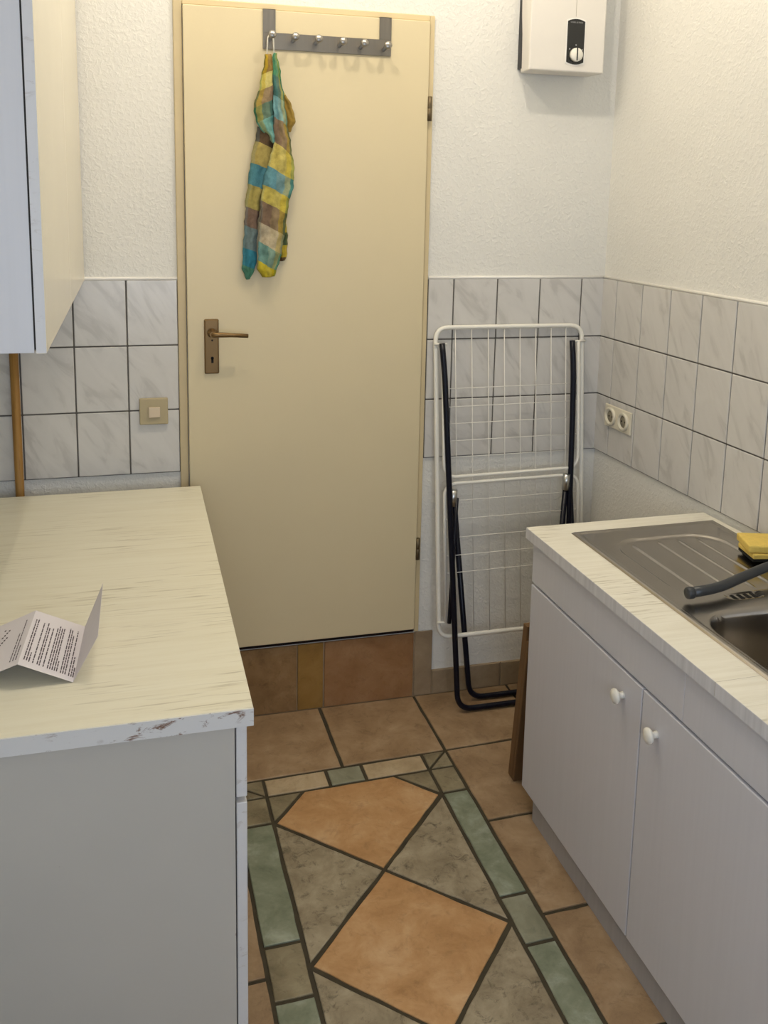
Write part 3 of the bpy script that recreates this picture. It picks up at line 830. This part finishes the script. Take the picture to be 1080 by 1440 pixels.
obj('joint', B(.8415, .8422, -.0011, .0975, WZ-.028, WZ+.0002, f=SK), 'joint', ws)
sc = thing('sink_cabinet', 'white sink base cabinet with two doors and round cream knobs', 'cabinet', SK(SL/2, .28, 0))
bm = bmesh.new()
q0 = .034
box(bm, .024, .042, q0, .52, .075, .8055, f=SK); box(bm, SL-.02, SL-.002, q0, .52, .075, .8055, f=SK)
box(bm, .042, SL-.02, q0, .52, .075, .093, f=SK); box(bm, .042, SL-.02, .51, .52, .093, .8055, f=SK)
box(bm, .042, SL-.02, q0, q0+.018, .66, .70, f=SK)
obj('body', bm, 'carcass', sc)
obj('kick_board', B(.07, SL-.03, .026, .040, 0, .0745, f=SK), 'kick', sc)
obj('front_panel', B(.022, .732, .013, .033, .6885, .8045, bev=.0012, seg=1, f=SK), 'front', sc)
obj('front_panel', B(.7326, SL, .013, .033, .6885, .8045, bev=.0012, seg=1, f=SK), 'front', sc)
dks = []
for p0, p1, kp_, kz in ((.022, .5865, .513, .626), (.5905, SL, .651, .613)):
    d = obj('door', B(p0, p1, .012, .033, .078, .6815, bev=.002, seg=2, f=SK), 'front', sc)
    ax = SK(0, -1, 0)-SK(0, 0, 0)
    k_ = obj('knob', LA([(.0085, 0), (.007, .006), (.007, .014), (.016, .0165), (.0172, .020), (.0165, .0235), (.010, .027), (0, .028)], SK(kp_, .012, kz), ax, 22), 'knobwhite', d)
    tag(k_, 'round cream mushroom knob')

# steel sink: pressed sheet as a height field
SP0, SP1, SQ0, SQ1 = .070, .930, .098, .536
def rr(p, q, a0, a1, b0, b1, rad):
    """signed distance to a rounded rectangle (negative inside)"""
    cx, cy = (a0+a1)/2, (b0+b1)/2
    dx, dy = abs(p-cx)-(a1-a0)/2+rad, abs(q-cy)-(b1-b0)/2+rad
    return math.hypot(max(dx, 0), max(dy, 0))+min(max(dx, dy), 0)-rad
def sst(a, b_, x):
    t = max(0, min(1, (x-a)/(b_-a))); return t*t*(3-2*t)
GR = [.219, .298, .357, .412]
def sink_h(p, q):
    e = min(p-SP0, SP1-p, q-SQ0, SQ1-q)
    h = .0005+.0045*sst(0, .006, e)                      # rolled edge
    h -= .0022*sst(.012, .020, e)
    d = rr(p, q, .150, .505, .163, .470, .085)             # draining board
    h -= .0060*sst(.007, -.007, d)
    if d < -.012:
        for g in GR:
            h += .0042*math.exp(-((q-g)/.0032)**2)*sst(.0, .03, -d-.012)
    b_ = rr(p, q, .594, .900, .128, .455, .075)             # bowl
    h -= .155*sst(.003, -.016, b_)
    h -= .0012*sst(.012, .002, b_)
    s = rr(p, q, .500, .540, .255, .345, .016)             # small overflow dish
    h -= .006*sst(.004, -.008, s)
    return h
bm = bmesh.new()
NP_, NQ_ = 300, 154
G = [[bm.verts.new(SK(SP0+(SP1-SP0)*i/NP_, SQ0+(SQ1-SQ0)*j/NQ_, WZ+sink_h(SP0+(SP1-SP0)*i/NP_, SQ0+(SQ1-SQ0)*j/NQ_))) for j in range(NQ_+1)] for i in range(NP_+1)]
for i in range(NP_):
    for j in range(NQ_):
        fc = bm.faces.new((G[i][j], G[i+1][j], G[i+1][j+1], G[i][j+1])); fc.smooth = True
bmesh.ops.recalc_face_normals(bm, faces=bm.faces[:])
if sum(f.normal.z for f in bm.faces) < 0: bmesh.ops.reverse_faces(bm, faces=bm.faces[:])
sk = thing('sink', 'stainless steel inset sink with ribbed draining board and deep bowl', 'sink', SK(.5, .3, WZ-.15))
obj('basin', bm, 'sink', sk, smooth=True)
for i in range(4):
    q = .272+.0175*i
    obj('overflow_slot', B(.508, .531, q, q+.008, WZ-.0050, WZ-.0022, f=SK), 'slot', sk)
obj('drain', LA([(.040, 0), (.040, .003), (.030, .004), (.028, .001), (0, .001)], SK(.747, .291, WZ-.1525), (0, 0, 1), 24), 'chrome', sk)

# faucet with a dark swivel spout
fc_ = thing('faucet', 'dark grey faucet with long low spout swung over the sink', 'faucet', SK(.455, .495, WZ))
obj('tap_body', LA([(.026, .002), (.026, .008), (.021, .014), (.020, .075), (.017, .085), (0, .086)], SK(.455, .500, WZ+.0015), (0, 0, 1), 22), 'tap', fc_)
pts = fillet([SK(.458, .49, WZ+.045), SK(.462, .416, WZ+.038), SK(.486, .325, WZ+.029), SK(.522, .230, WZ+.0255), SK(.527, .157, WZ+.024)], .05)
bm = bmesh.new(); tube(bm, pts, (.0112, .0118), 14)
bmesh.ops.recalc_face_normals(bm, faces=bm.faces[:])
obj('spout', bm, 'tap', fc_)
obj('spout_tip', LA([(.0118, -.002), (.0135, .001), (.0135, .012), (.0115, .015), (0, .015)], SK(.528, .160, WZ+.024), SK(.0, -1, 0)-SK(0, 0, 0), 16), 'tap', fc_)
obj('lever', T(fillet([SK(.455, .50, WZ+.086), SK(.455, .50, WZ+.102), SK(.475, .440, WZ+.115)], .01), r=.006), 'tap', fc_)

# sponges on the draining board
def spf(dz=0, rot=0., c=(.332, .498)):
    ca, sa = math.cos(rot), math.sin(rot)
    return lambda x, y, z: SK(c[0]+x*ca-y*sa, c[1]+x*sa+y*ca, z+dz)
sz = WZ+.0032
f1 = spf(0, -.20)
s1 = thing('sponge', 'yellow kitchen sponge with black scouring side lying on the draining board', 'sponge', SK(.332, .498, sz), 'sponges on the draining board')
obj('scouring_pad', B(-.040, .042, -.047, .047, sz, sz+.008, bev=.002, f=f1), 'scour', s1)
obj('foam', B(-.042, .045, -.048, .048, sz+.008, sz+.022, bev=.004, f=f1), 'sponge', s1)
f2 = spf(0, -.32, (.330, .502))
s2 = obj('sponge', B(-.048, .048, -.056, .056, sz+.0225, sz+.042, bev=.004, f=f2), 'sponge')
tag(s2, 'plain yellow sponge lying on top of the scouring sponge', 'sponge', 'sponges on the draining board')

# ------------------------------------------------------------------ ceiling lamp (above the frame)
cl = thing('ceiling_lamp', 'white ceiling lamp with two bulbs above the door', 'lamp', (-.345, -.80, CE-.18))
obj('mounting_bar', B(-.70, .01, -.83, -.77, CE-.025, CE, bev=.004), 'caulk', cl)
for (x, y, z) in LAMP_POS:
    obj('bulb_holder', LA([(.018, 0), (.018, CE-.025-z-.04)], (x, y, z+.04), (0, 0, 1), 16), 'caulk', cl)
    l = add_light('bulb_light', 'POINT', (x, y, z), LAMP_W, LAMP_COL, shadow_soft_size=.016)
